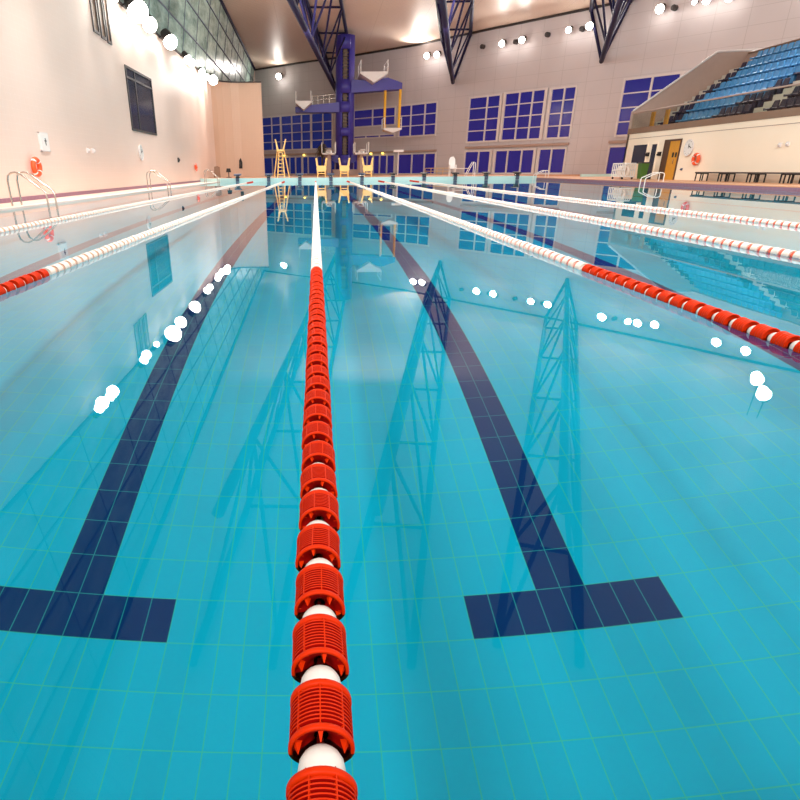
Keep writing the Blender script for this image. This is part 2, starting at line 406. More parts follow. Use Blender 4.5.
far_window(5,9.2,4.3,4.6,[4.8,6.2,7.7,9.3],1,M['bluewin'])
far_window(9.75,13.25,4.25,7.45,[9.75,10.9,12.2,13.25],3,M['bluewin'])
far_window(5,9.4,.3,2.4,[4.8,5.7,6.4,7.1,7.8,8.6,9.4],1,M['bluewin'])
far_window(9.8,13.4,.3,2.45,[9.8,11.2,12.4,13.4],1,M['bluewin'])
far_window(15.9,18.3,3.35,7.45,[15.93,17.3,18.3],4,M['bluewin'],(2,))
far_window(18.5,21.35,3.35,7.5,[18.55,19.6,20.5,21.35],4,M['bluewin'],(0,3))
far_window(21.6,23.2,3.35,7.45,[21.65,22.5,23.2],4,M['bluewin'],(0,))
far_window(15.9,17.9,.35,2.5,[15.9,17,17.95],1,M['bluewin'],(2,))
far_window(18.2,21.1,.35,2.5,[18.25,19.2,20.2,21.1],1,M['bluewin'],(0,3))
far_window(21.3,23.1,.35,2.5,[21.35,22.2,23.1],1,M['bluewin'],(0,))
far_window(25.75,30,3.3,7.5,[25.75,27.1,28.4,29.9],4,M['bluewin'],(2,))
far_window(25.5,28.5,.25,2.5,[25.55,27,28.5],1,M['bluewin'])
# ledge lines between the two storeys
b = MB()
for x0, x1, z in ((-7.4,2.6,2.75),(4.8,13.4,2.7),(15.9,23.2,2.85),(25.5,29,2.85)):
    n_ = 6
    for k in range(n_):
        A, B_ = W(x0+(x1-x0)*k/n_, z, .12), W(x0+(x1-x0)*(k+1)/n_, z, .12); d = B_-A; n = Vector((d.y,-d.x,0)).normalized()
        b.obox((A+B_)/2, d/2, n*.14, (0,0,.1))
struct(b.build('trim_7', M['concrete']))
# small yellow lamps under the ledge
for k, (x, z, l) in enumerate(((-4.0,2.62,'leftmost of the four small yellow ledge lamps, left of the tower'),(-1.35,2.62,'second small yellow ledge lamp from the left, by the brown plant'),(6.9,2.58,'small yellow ledge lamp just right of the diving tower'),(8.2,2.58,'rightmost of the four small yellow ledge lamps'))):
    p = W(x, z, .3); b = MB(); b.lathe([(-.06,.0),(-.06,.1),(.0,.12),(.06,.1),(.06,0)], p, 'z', 12)
    tag(b.build('ledge_lamp', M['lamp'], origin=p), l, 'lamp', 'small yellow lamps under the ledge')

# ------------------------------------------------------------------ roof trusses
def truss(tip, slope, half, label, y_end=16.):
    tx, ty, tz = tip; d = Vector((slope, 1, 0)).normalized(); s = Vector((d.y, -d.x, 0))
    o = thing('roof_truss', tip, label, 'roof truss', 'blue roof trusses'); o['_o'] = tip
    Lt = (ty - y_end)/d.y; B = lambda t: Vector(tip) - d*t
    def T(t, sd):
        p = Vector(tip) - d*t + s*half*sd
        z = cz(p.x, p.y)-.28
        return Vector((p.x, p.y, z))
    def t0(sd):                                   # where the top chord leaves the far wall
        t = 0
        while True:
            p = Vector(tip) - d*t + s*half*sd
            if p.y < wy(p.x) - .3: return t
            t += .2
    ta = {sd: (t0(sd) if True else 0) for sd in (-1, 1)}
    for sd in (-1, 1):
        tt = ta[sd]
        if tt == 0:
            while (Vector(tip) - d*(tt-.2) + s*half*sd).y < wy((Vector(tip) - d*(tt-.2) + s*half*sd).x) - .3: tt -= .2
        ta[sd] = tt
    b = MB(); b.tube(B(.3), B(Lt), .2, 10); b.build('bottom_chord', M['navy'], o)
    step = 8.8; n = int(Lt/step)
    for sd in (-1, 1):
        b = MB(); b.tube(T(ta[sd],sd), T(Lt,sd), .17, 10); b.build('top_chord', M['navy'], o)
        b = MB(); b.tube(B(.3), T(ta[sd],sd), .13, 8); b.build('end_brace', M['navy'], o)
        for k in range(n):
            tm = (k+.5)*step + 3.4
            for tt in (tm - step/2, tm + step/2):
                tt = min(max(tt, ta[sd]+.1), Lt)
                b = MB(); b.tube(B(tm), T(tt, sd), .085, 6); b.build('brace', M['navy'], o)
    for k in range(n):
        t = k*step + 3.4
        if t > max(ta.values()) and t < Lt:
            b = MB(); b.tube(T(t,-1), T(t,1), .09, 6); b.build('cross_brace', M['navy'], o)
    del o['_o']
truss((2.9,82.2,9.05), .092, 1.45, 'dark blue lattice roof truss running behind the top of the diving tower')
truss((14.35,70.4,9.03), .230, 1.4, 'dark blue lattice roof truss ending in a point above the middle windows')
truss((24.25,57.9,9.05), .394, 1.4, 'dark blue roof truss ending in a single strut near the spectator stand')

# ------------------------------------------------------------------ lane ropes
P, DL, R = .16092, .0996, .0535
def drum_hi():
    """float with thin fins, longitudinal ribs, broad end rims and recessed ends with gussets"""
    b = MB(); h = DL/2
    b.m = 0
    for s in (-1, 1):                               # end rims
        e, i = s*h, s*(h-.012)
        b.lathe([(i,R-.012),(i,R-.002),(i+s*.003,R),(e-s*.002,R),(e,R-.002),(e,R-.006),(e-s*.016,R-.008)] if s > 0 else [(e-s*.016,R-.008),(e,R-.006),(e,R-.002),(e-s*.002,R),(i+s*.003,R),(i,R-.002),(i,R-.012)], n=40)
    nf = 9
    for k in range(nf):                             # fins
        t = -h+.012 + (2*h-.024)*(k+1)/(nf+1)
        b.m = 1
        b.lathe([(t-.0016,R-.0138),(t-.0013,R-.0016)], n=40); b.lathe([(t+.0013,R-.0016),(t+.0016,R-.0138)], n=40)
        b.m = 0
        b.lathe([(t-.0013,R-.0016),(t-.0011,R-.0011),(t+.0011,R-.0011),(t+.0013,R-.0016)], n=40)
    for k in range(8):                              # ribs
        a = 2*PI*k/8; c, s = math.cos(a), math.sin(a)
        b.obox((c*(R-.008),0,s*(R-.008)), (c*.0068,0,s*.0068), (0,h-.008,0), (-s*.0012,0,c*.0012))
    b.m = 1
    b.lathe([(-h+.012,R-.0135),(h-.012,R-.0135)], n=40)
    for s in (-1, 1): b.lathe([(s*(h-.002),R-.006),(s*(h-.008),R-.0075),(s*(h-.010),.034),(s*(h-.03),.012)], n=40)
    b.m = 0
    for s in (-1, 1):
        for k in range(5):                          # gussets
            a = 2*PI*(k+.5)/5; c, q = math.cos(a), math.sin(a); t = Vector((-q,0,c))
            e = lambda rr_, y_, w_: [Vector((c*rr_, s*y_, q*rr_)) + t*w_, Vector((c*rr_, s*y_, q*rr_)) - t*w_]
            A_, B2, C_ = e(R-.008,h-.006,.0048), e(R-.0155,h+.013,.0008), e(R-.022,h-.017,.0048)
            b._add(A_+B2+C_, [(0,1,3,2),(2,3,5,4),(0,2,4),(1,5,3),(0,4,5,1)], False)
    return b
def drum_lo(n=18):
    b = MB(); h = DL/2; pr = [(-h+.02,.015),(-h+.012,R-.01),(-h,R-.004),(-h+.002,R),(-h+.011,R),(-h+.012,R-.004)]
    for k in range(4):
        t = -h+.012 + (2*h-.024)*(k+.5)/4; w = (2*h-.024)/8
        pr += [(t-w*.9,R-.006),(t-w*.7,R-.002),(t+w*.7,R-.002),(t+w*.9,R-.006)]
    pr += [(h-.012,R-.004),(h-.011,R),(h-.002,R),(h,R-.004),(h-.012,R-.01),(h-.02,.015)]
    b.lathe(pr, n=n); return b
def ball_mb(r=.0375, n=20, m=10):
    b = MB(); b.lathe([(-r*math.cos(PI*k/m), max(1e-4, r*math.sin(PI*k/m))) for k in range(m+1)], n=n); return b
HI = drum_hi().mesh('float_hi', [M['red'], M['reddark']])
LOR = drum_lo().mesh('float_red', M['red']); LOW = drum_lo().mesh('float_white', M['wfloat'])
BALL = ball_mb().mesh('ball_white', M['ball']); BALR = ball_mb(.045).mesh('ball_red', M['pinkring']); BALP = ball_mb(.045).mesh('ball_peach', M['peach'])
ZC = .008
def rope(x, label, first_vis, hi=False, phase=0.):
    o = thing('lane_rope', (x, Y0, 0), label, 'lane rope', 'lane ropes')
    Yb = .5926 + phase - 3*P                        # back rim of float k at Yb + k P
    while Yb - DL < Y0 + .12: Yb += P
    n = int((Y1 - .2 - Yb)/P); c = MB(); c.tube((x,Y0+.02,.01),(x,Y1-.02,.01),.006,6); c.build('cable', M['steel'], o, o.location)
    red = lambda y: y < 5.45 or y > Y1 - 5.0
    vis = [k for k in range(n) if Yb + k*P >= first_vis][:100]; vs = set(vis)
    groups = {}
    rr = random.Random(int(x*100)+5)
    for k in range(n):
        yc = Yb + k*P - DL/2 - Y0; yb = yc + P/2; r = red(yc + Y0)
        dx, dz = rr.uniform(-.002,.002), rr.uniform(-.002,.002)
        if k in vs:
            me = (HI if (hi and k < vis[0]+46) else LOR) if r else LOW
            link('float', me, o, (dx, yc, ZC+dz), (rr.uniform(-.01,.01), rr.uniform(0,6.28), rr.uniform(-.012,.012)))
            link('spacer_ball', BALL if r else (BALR if x > 0 else BALP), o, (dx, yb, ZC+dz-.002))
        else:
            g = groups.setdefault('red_floats' if r else 'white_floats', MB())
            src = drum_lo(8)
            g._add([(v[0]+x, v[1]+yc+Y0, v[2]+ZC) for v in src.v], src.f, True)
    for nm, g in groups.items():
        q = g.build('far_float', M['red'] if nm[0] == 'r' else M['wfloat'], o, o.location); q['kind'] = 'stuff'
rope(0, 'red then white lane rope running straight away up the middle', 0, True)
rope(-2.45, 'first lane rope left of the middle one, red tip at left frame edge', 3.9)
rope(-4.9, 'leftmost lane rope, white, nearest the left wall', 8.2, phase=.05)
rope(2.45, 'first lane rope right of the middle one, red stretch reaching right frame edge', 2.3, phase=.02)
rope(4.9, 'second lane rope right of the middle one, white with red gaps', 5.4, phase=.1)
rope(7.35, 'rightmost lane rope, white with red gaps, farthest from the middle', 8.4, phase=.07)

# ------------------------------------------------------------------ starting blocks
ORD = ['leftmost', 'second from left', 'third from left', 'fourth from left', 'fifth from left', 'fifth from right', 'fourth from right', 'third from right', 'second from right', 'rightmost']
for k in range(10):
    x = -6.12 + k*2.437; p = (x, Y1, .28)
    o = thing('starting_block', p, ORD[k] + ' of the ten starting blocks on the far end wall', 'starting block', 'starting blocks on the far wall'); o['_o'] = p
    b = MB(); b.prism([(x-.13,Y1-.09,.02),(x+.13,Y1-.09,.02),(x+.13,Y1-.01,.02),(x-.13,Y1-.01,.02)], (0,0,.46)); b.prism([(x-.13,Y1-.09,.29),(x+.13,Y1-.09,.29),(x+.13,Y1+.4,.29),(x-.13,Y1+.4,.29)], (0,0,.19)); b.build('pedestal', M['slate'], o)
    b = MB(); b.prism([(x-.27,Y1-.12,.47),(x-.27,Y1+.5,.53),(x-.27,Y1+.5,.6),(x-.27,Y1-.12,.54)], (.54,0,0)); b.build('platform', M['dark'] if k > 4 else M['slate'], o)
    b = MB(); b.tube((x-.2,Y1-.14,.38),(x+.2,Y1-.14,.38),.018,8); b.tube((x-.2,Y1-.14,.38),(x-.2,Y1-.05,.5),.016,8); b.tube((x+.2,Y1-.14,.38),(x+.2,Y1-.05,.5),.016,8); b.build('grab_bar', M['steel'], o)
    del o['_o']

# ------------------------------------------------------------------ lifeguard chairs
def bar(b, a, c, r=.035): b.tube(a, c, r, 8)
def tall_chair():
    x, y, z = -2.78, 52, .28; p = (x,y,z)
    o = thing('lifeguard_chair', p, 'tall cream lifeguard chair with ladder, standing on the far deck at left', 'lifeguard chair'); o['_o'] = p
    for dx, dy in ((-.62,.55),(.62,.55),(-.28,-.3),(.28,-.3)):
        b = MB(); bar(b, (x+dx,y+dy,z), (x+dx*.42,y+dy*.4,2.3), .05); b.build('leg', M['chair'], o)
    for k in range(7):
        b = MB(); bar(b, (x-.27+.018*k,y-.3,z+.22+k*.27), (x+.27-.018*k,y-.3,z+.22+k*.27), .03); b.build('ladder_rung', M['chair'], o)
    b = MB(); b.box((x-.3,y-.3,2.2),(x+.3,y+.35,2.34)); b.build('seat', M['chair'], o)
    for s in (-1, 1):
        b = MB(); bar(b, (x+s*.2,y+.2,2.3), (x+s*.42,y+.25,3.1), .055); bar(b, (x+s*.27,y-.25,2.34), (x+s*.33,y+.22,2.75), .04); b.build('side_arm', M['chair'], o)
    del o['_o']
tall_chair()
def low_chair(x, label, z=.28, y=52, m='chair'):
    p = (x,y,z); o = thing('lifeguard_chair', p, label, 'lifeguard chair', 'low cream lifeguard chairs on the far deck'); o['_o'] = p
    for dx in (-.27,.27):
        for dy in (-.25,.25): b = MB(); bar(b, (x+dx*1.15,y+dy,z), (x+dx,y+dy,z+.75), .045); b.build('leg', M[m], o)
    b = MB(); b.prism([(x-.36,y-.3,z+.42),(x+.36,y-.3,z+.42),(x+.4,y-.3,z+.62),(x+.37,y-.3,z+.86),(x-.37,y-.3,z+.86),(x-.4,y-.3,z+.62)], (0,.12,0)); bar(b, (x-.3,y-.3,z+.28), (x+.3,y-.3,z+.28), .04); b.build('front_panel', M[m], o)
    b = MB(); b.box((x-.33,y-.28,z+.74),(x+.33,y+.3,z+.82)); b.build('seat', M[m], o)
    for s in (-1, 1):
        b = MB(); bar(b, (x+s*.3,y+.25,z+.8), (x+s*.43,y+.3,z+1.42), .07); bar(b, (x+s*.37,y-.25,z+.84), (x+s*.4,y+.28,z+1.12), .04); b.build('side_arm', M[m], o)
    del o['_o']
low_chair(.47, 'leftmost of three low cream lifeguard chairs, in front of the brown plant')
low_chair(2.32, 'middle of three low cream lifeguard chairs, in front of the tower foot')
low_chair(4.2, 'rightmost of three low cream lifeguard chairs, right of the tower')
def white_chair():
    x, y, z = 11.1, 52.2, .28; p = (x,y,z)
    o = thing('pool_chair', p, 'small white high-backed chair on the far deck behind a starting block', 'chair'); o['_o'] = p
    for dx in (-.22,.22):
        for dy in (-.2,.2): b = MB(); bar(b, (x+dx,y+dy,z), (x+dx,y+dy,z+.6), .03); b.build('leg', M['white'], o)
    b = MB(); b.box((x-.26,y-.26,z+.56),(x+.26,y+.24,z+.64)); b.build('seat', M['white'], o)
    b = MB(); b.prism([(x-.26,y+.18,z+.6),(x+.26,y+.18,z+.6),(x+.24,y+.26,z+1.25),(x+.1,y+.28,z+1.45),(x-.14,y+.28,z+1.42),(x-.26,y+.26,z+1.2)], (0,.07,0)); b.build('backrest', M['white'], o)
    for s in (-1, 1): b = MB(); b.box((x+s*.25-.03,y-.24,z+.6),(x+s*.25+.03,y+.22,z+.85)); b.build('armrest', M['white'], o)
    del o['_o']
white_chair()

# ------------------------------------------------------------------ diving tower
TY, kx = 70.5, 70.5/77
def diving_tower():
    cx, cy = 3.15, TY; p = (cx,cy,.28)
    o = thing('diving_tower', p, 'violet blue diving tower with stacked platforms and two yellow posts', 'diving tower'); o['_o'] = p
    Z = lambda z77: .856 + (z77-.856)*kx
    Xf = lambda x77: x77*kx
    r = .98
    def shell(z0, z1, a0, a1, rr=r, th=.12, n=20):
        b = MB(); v = []
        for k in range(n+1):
            a = a0+(a1-a0)*k/n
            for q in (rr, rr-th):
                for z in (z0, z1): v.append((cx+q*math.cos(a), cy+q*math.sin(a), z))
        f = []
        for k in range(n):
            e = k*4; f += [(e,e+4,e+5,e+1),(e+2,e+3,e+7,e+6),(e+1,e+5,e+7,e+3),(e,e+2,e+6,e+4)]
        f += [(0,1,3,2),(n*4,n*4+2,n*4+3,n*4+1)]
        b._add(v, f, True); return b
    front = -PI/2
    gap = .36
    sh = MB()
    s_ = shell(.28, Z(14.36), front+gap, front+2*PI-gap, n=36); s_.build('shaft', M['blue'], o)
    for z0, z1 in ((13.0,14.36),(8.75,10.1),(6.85,7.9),(4.4,5.25),(.85,2.4)):
        shell(Z(z0), Z(z1), front-gap-.15, front+gap+.15, r+.07, .16, 10).build('collar', M['blue'], o)
    b = MB(); b.box((cx-.2,cy-.2,.28),(cx+.2,cy+.2,Z(13.3)))
    zz = .6
    while zz < Z(13): b.box((cx-.33,cy-.55,zz),(cx+.33,cy-.1,zz+.04)); zz += .3
    b.build('stair', M['brownband'], o)
    # arms
    def arm(x0, x1, zl, zr, h0, h1, y0=-.55, y1=.55):
        b = MB(); a, c = x0, x1
        b.prism([(a,cy+y0,zl-h0),(c,cy+y0,zr-h1),(c,cy+y0,zr),(a,cy+y0,zl)], (0,y1-y0,0)); return b
    b = MB(); y0, y1 = cy-.75, cy+.75
    b.prism([(cx+.2,y0,Z(8.75)),(Xf(9.85),y0,Z(9.12)),(Xf(9.85),y0,Z(9.72)),(Xf(8.2),y0,Z(10.25)),(Xf(6.3),y0,Z(9.95)),(cx+.2,y0,Z(10.12))], (0,1.5,0)); b.build('upper_arm', M['blue'], o)
    b = MB(); b.prism([(cx-.2,y0,Z(6.85)),(cx-.2,y0,Z(7.9)),(Xf(-.4),y0,Z(7.6)),(Xf(-2.25),y0,Z(7.4)),(Xf(-2.25),y0,Z(6.85))], (0,1.5,0)); b.build('lower_arm', M['blue'], o)
    def platform(x0, x1, z, keel, yl, rails):
        f_ = (cy-yl)/cy; x0, x1, z = x0*f_, x1*f_, .856+(z-.856)*f_
        b = MB(); xm = (x0+x1)/2; ya, yb = cy-yl, cy+1.2
        b.prism([(x0,ya,z),(x0,ya,z-.16),(xm,ya,z-keel),(x1,ya,z-.16),(x1,ya,z)], (0,yb-ya,0)); pl = b.build('platform', M['white'], o)
        for sx in (x0+.05, x1-.05):
            g = MB(); bar(g, (sx,ya+.1,z), (sx,ya+.1,z+rails), .045); bar(g, (sx,yb-.1,z), (sx,yb-.1,z+rails), .045); bar(g, (sx,ya+.1,z+rails), (sx,yb-.1,z+rails), .04); bar(g, (sx,ya+.1,z+rails*.5), (sx,yb-.1,z+rails*.5), .03)
            g.build('railing', M['white'], pl, p)
    platform(Xf(5.15), Xf(8.3), Z(10.95), .95, 2.6, 1.0)
    platform(Xf(-2.25), Xf(-.4), Z(8.1), .78, 2.6, .85)
    platform(Xf(8.0), Xf(10.1), Z(5.25), .45, 1.4, .95)
    for x in (Xf(8.0), Xf(9.7)):
        b = MB(); b.tube((x,cy-.4,Z(4.9)),(x,cy-.4,Z(9.45)),.14,14); b.build('yellow_post', M['yellow'], o)['label'] = 'yellow hanging post'
    g = MB(); bar(g, (Xf(-.3),cy+.6,Z(8.2)), (cx-.9,cy+.6,Z(8.4)), .03); bar(g, (Xf(-.3),cy+.6,Z(8.6)), (cx-.9,cy+.6,Z(8.8)), .03)
    for k in range(4): bar(g, (Xf(-.3)+k*.6,cy+.6,Z(7.7)), (Xf(-.3)+k*.6,cy+.6,Z(8.65)+k*.04), .025)
    g.build('handrail', M['steel'], o)
    b = MB(); b.box((cx-1.3,cy-1.3,.28),(cx+1.3,cy+1.3,.85)); b.build('plinth', M['concrete'], o)
    b = MB(); b.prism([(cx-1.9,cy-.7,2.25),(cx-1.0,cy-.7,1.5),(cx+1.0,cy-.7,1.5),(cx+1.9,cy-.7,2.25)], (0,1.4,0)); b.build('bracket', M['blue'], o)
    del o['_o']
diving_tower()
def springboard(x, label):
    y, z = 66.5, .28; k = 66.5/70; zt = .856+(2.5-.856)*k; p = (x,y,z)
    o = thing('springboard', p, label, 'springboard', 'three metre springboards'); o['_o'] = p
    b = MB(); b.box((x-.16,y+.2,z),(x+.16,y+.6,zt-.16)); b.build('support', M['concrete'], o)
    b = MB(); b.box((x-.3,y+1.8,z),(x+.3,y+2.2,zt-.16)); b.build('support', M['concrete'], o)
    b = MB(); b.prism([(x-.72,y,zt),(x-.6,y,zt-.16),(x+.6,y,zt-.16),(x+.72,y,zt)], (0,2.6,0)); b.build('deck', M['white'], o)
    b = MB(); b.box((x-.25,y-1.8,zt+.18),(x+.25,y+2.4,zt+.24)); b.build('board', M['white'], o)
    b = MB(); b.box((x-.3,y+.1,zt),(x+.3,y+.5,zt+.18)); b.build('fulcrum', M['steel'], o)
    for s in (-1, 1):
        g = MB(); bar(g, (x+s*.7,y+.05,zt), (x+s*.7,y+.05,zt+.95), .045); bar(g, (x+s*.7,y+2.5,zt), (x+s*.7,y+2.5,zt+.95), .045); bar(g, (x+s*.7,y+.05,zt+.95), (x+s*.7,y+2.5,zt+.95), .04); g.build('railing', M['white'], o)
    del o['_o']
springboard(1.36, 'left white springboard with railings, beside the tower shaft')
springboard(4.72, 'right white springboard with railings, right of the tower shaft')

# brown plant behind the left springboard
px_, py_ = .72, 73.5
p = (px_, py_, .28); o = thing('potted_plant', p, 'brownish bushy plant standing behind the left springboard', 'plant'); o['_o'] = p
b = MB(); b.lathe([(.28,.02),(.28,.3),(.8,.42),(.8,.36),(.7,.02)], (px_,py_,0), 'z', 16); b.build('pot', M['dark'], o)
b = MB(); b.path([(px_,py_,.7),(px_+.05,py_,1.7),(px_-.02,py_,2.9)], .1, 8); b.build('stem', M['plant'], o)
b = MB(); rr = random.Random(3)
for k in range(90):
    a = rr.uniform(0, 2*PI); e = rr.uniform(.4, .95); h = rr.uniform(2.3, 3.4); c, s_ = math.cos(a), math.sin(a); pts = []
    for t in (0,.3,.6,1): pts.append(Vector((px_+c*e*t, py_+s_*e*t, h+1.0*t*rr.uniform(.5,1.0)-1.1*t*t)))
    w = Vector((-s_,c,.2))*.09
    for i in range(3): b._add([pts[i]-w*(1-i*.2), pts[i]+w*(1-i*.2), pts[i+1]+w*(.8-i*.3), pts[i+1]-w*(.8-i*.3)], [(0,1,2,3)], False)
b.build('foliage', M['plant'], o); del o['_o']
# flat topped white post
p = (8.35, 65.5, .28); o = thing('shower_post', p, 'thin grey post with a flat white top, right of the tower', 'post'); o['_o'] = p
b = MB(); b.tube((8.35,65.5,.28),(8.35,65.5,2.45),.07,10); b.build('pole', M['mull'], o)
b = MB(); b.box((7.85,65.3,2.4),(8.85,65.7,2.62)); b.build('top_plate', M['white'], o); del o['_o']
# low turquoise tiled wall at far right
b = MB(); b.box((21.3,51.2,.17),(25.2,51.5,.36)); struct(b.build('trim_8', M['poolwall']))
# handrail frame by the middle windows
p = (12.9,53.6,.28); o = thing('stair_rail', p, 'thin pale tubular handrail in front of the middle windows', 'handrail'); o['_o'] = p
for dy in (0,.6):
    b = MB(); b.path([(12.6,53.6+dy,.28),(12.9,53.6+dy,.9),(13.15,53.6+dy,1.35),(13.3,53.6+dy,1.3),(13.3,53.6+dy,.28)], .03, 8); b.build('rail', M['white'], o)
b = MB(); b.tube((11.6,53.9,.85),(12.8,53.9,.85),.025,8); b.tube((11.6,53.9,.28),(11.6,53.9,.85),.025,8); b.build('cross_rail', M['white'], o); del o['_o']
p = W(13.9,.28,1.5); o = thing('railing', p, 'low pale railing along the wall between the window groups', 'railing'); o['_o'] = tuple(p)
b = MB(); A, B_ = W(13.3,.9,1.5), W(15.4,.9,1.5); b.tube(A,B_,.03,8); b.tube(A-Vector((0,0,.3)),B_-Vector((0,0,.3)),.025,8); b.build('rail', M['chair'], o)
for k in range(5):
    q = A.lerp(B_, k/4); b = MB(); b.tube((q.x,q.y,.28), q, .03, 8); b.build('post', M['chair'], o)
del o['_o']

# ------------------------------------------------------------------ deck clutter at the far left
p = (-8.3,54.6,.28); o = thing('lounge_backboard', p, 'brown upright folded board leaning near the left wall on the far deck', 'board'); o['_o'] = p
b = MB(); b.prism([(-8.65,54.4,.28),(-8.05,54.4,.28),(-8.15,54.75,1.1),(-8.35,54.8,1.2),(-8.6,54.75,1.15)], (0,.08,0)); b.build('panel', M['brownband'], o)
b = MB(); bar(b, (-8.55,54.9,.28), (-8.5,54.75,1.05), .03); bar(b, (-8.15,54.9,.28), (-8.2,54.75,1.05), .03); b.build('leg', M['dark'], o); del o['_o']
p = (-7.3,54,.28); o = thing('equipment_box', p, 'small black box on a low stand near the left starting blocks', 'box'); o['_o'] = p
b = MB(); b.prism([(-7.5,53.9,.7),(-7.1,53.9,.7),(-7.16,53.9,1.0),(-7.44,53.9,1.0)], (0,.25,0)); b.build('case', M['black'], o)
b = MB(); bar(b, (-7.3,54,.28), (-7.3,54,.7), .04); b.box((-7.5,53.85,.28),(-7.1,54.15,.32)); b.build('stand', M['dark'], o); del o['_o']
p = (-7.0,60.38,1.5); o = thing('wall_phone', p, 'dark object hung on the shaded rounded wall at far left', 'wall fitting'); o['_o'] = p
b = MB(); b.prism([(-7.15,60.3,1.0),(-6.85,60.3,1.0),(-6.82,60.3,1.5),(-6.95,60.3,1.9),(-7.1,60.3,1.7)], (0,.13,0)); b.build('case', M['black'], o)
b = MB(); b.box((-7.05,60.24,1.2),(-6.93,60.31,1.55)); b.build('handset', M['dark'], o); del o['_o']

# ------------------------------------------------------------------ left wall fittings
def lifebuoy(x, y, z, R_, label, side):
    p = (x,y,z); o = thing('lifebuoy', p, label, 'lifebuoy', 'orange lifebuoys'); o['_o'] = p
    b = MB(); b.torus(p, R_*.74, R_*.26, 'x', 32, 12); b.build('ring', M['ring'], o)
    for k in range(4):
        a = PI/4 + k*PI/2; b = MB(); b.torus(p, R_*.74, R_*.275, 'x', 4, 12, a-.1, a+.1); b.build('band', M['white'], o)
    b = MB(); b.box((min(x, x-side*.115),y-.04,z+R_*.4),(max(x, x-side*.115),y+.04,z+R_*.52)); b.build('hook', M['steel'], o); del o['_o']
lifebuoy(-8.9, 20.65, 1.0, .3, 'orange lifebuoy on the left wall above the nearest pool ladder', 1)
lifebuoy(-8.9, 48.1, 1.07, .27, 'orange lifebuoy on the left wall farther along toward the far end', 1)
def clock(x, y, z, r, label, side):
    p = (x,y,z); o = thing('wall_clock', p, label, 'clock', 'round white wall clocks'); o['_o'] = p; s = side
    b = MB(); b.lathe([(0,.001),(s*.05,.001),(s*.05,r*.93)] , p, 'x', 36, False); b.build('face', M['white'], o)
    b = MB(); b.lathe([(-s*.02,r*.92),(s*.02,r),(s*.06,r),(s*.065,r*.93),(s*.04,r*.92)], p, 'x', 36); b.build('rim', M['mull'], o)
    b = MB()
    b.obox((x+s*.06,y+.0,z+r*.2),(.004,0,0),(0,.02,0),(0,0,r*.28)); b.obox((x+s*.06,y+s*r*.26,z+r*.12),(.004,0,0),(0,r*.3,r*.14),(0,-.012,.02)); b.build('hands', M['black'], o)
    for k in range(12):
        a = k*PI/6; c, q = math.cos(a), math.sin(a); b = MB(); b.obox((x+s*.055,y+c*r*.8,z+q*r*.8),(.004,0,0),(0,c*r*.05,q*r*.05),(0,-q*.006,c*.006)); b.build('hour_mark', M['black'], o)
    del o['_o']
clock(-9.03, 33.65, 1.72, .37, 'large round white clock on the left wall below the dark window', 1)
p = (-9.03,21.85,1.76); o = thing('notice_board', p, 'white rectangular panel with a small dark mark on the left wall', 'notice board'); o['_o'] = p
b = MB(); b.box((-9.06,21.55,1.5),(-8.98,22.15,2.02)); b.build('board', M['white'], o)
b = MB(); b.box((-8.98,21.86,1.66),(-8.972,21.9,1.88)); b.box((-8.98,21.8,1.78),(-8.972,21.96,1.81)); b.build('mark', M['dark'], o)
b = MB(); b.box((-9.06,21.52,1.47),(-8.99,21.55,2.05)); b.box((-9.06,22.15,1.47),(-8.99,22.18,2.05)); b.box((-9.06,21.52,2.02),(-8.99,22.18,2.05)); b.box((-9.06,21.52,1.47),(-8.99,22.18,1.5)); b.build('frame', M['mull'], o); del o['_o']
def socket(x, y, z, label, side, m='mull', s=.09):
    b = MB(); b.box((x-.03,y-s,z-s),(x+.03,y+s,z+s)); b.lathe([(0,s*.6),(side*.06,s*.5),(side*.06,.001)], (x+side*.03,y,z), 'x', 12)
    tag(b.build('wall_socket', M[m], origin=(x,y,z)), label, 'wall socket', 'small wall sockets')
socket(-9.02,25.9,1.62,'left of two small wall sockets on the left wall',1)
socket(-9.02,26.5,1.62,'right of two small wall sockets on the left wall',1)
socket(-9.02,42.7,1.5,'small black box on the left wall between clock and far lifebuoy',1,'black',.14)
socket(20.38,28.05,1.72,'right of two small wall sockets on the right wall above the benches',-1)
socket(20.38,28.5,1.7,'left of two small wall sockets on the right wall above the benches',-1)
socket(20.38,35.7,.72,'small grey socket on the right wall below the lifebuoy',-1,'slate',.06)

# ------------------------------------------------------------------ pool ladders
def ladder(xe, y, zd, side, label, h=.72, w=.5, m='steel'):
    """side +1: deck on +x. two bent rails from the deck over the edge down into the water with treads"""
    p = (xe, y, zd); o = thing('pool_ladder', p, label, 'pool ladder', 'tubular pool ladders'); o['_o'] = p; s = side
    for dy in (-w/2, w/2):
        pts = [(xe+s*.32,y+dy,zd), (xe+s*.32,y+dy,zd+.75*h), (xe+s*.29,y+dy,zd+.9*h), (xe+s*.2,y+dy,zd+.98*h), (xe+s*.1,y+dy,zd+h), (xe-s*.02,y+dy,zd+.95*h), (xe-s*.14,y+dy,zd+.85*h), (xe-s*.5,y+dy,zd+.5*h), (xe-s*.58,y+dy,zd+.4*h), (xe-s*.6,y+dy,zd+.25*h), (xe-s*.6,y+dy,-.95)]
        b = MB(); b.path(pts, .024, 10); b.build('handrail', M[m], o)
    for k in range(3):
        b = MB(); b.box((xe-s*.6-.05,y-w/2,-.25-k*.3),(xe-s*.6+.05,y+w/2,-.22-k*.3)); b.build('tread', M['white'], o)
    del o['_o']
ladder(-7.5, 16.55, .05, -1, 'nearest steel pool ladder at the left edge, below the lifebuoy', .8, .52)
ladder(-7.5, 30.0, .05, -1, 'middle steel pool ladder on the left edge', .8, .55)
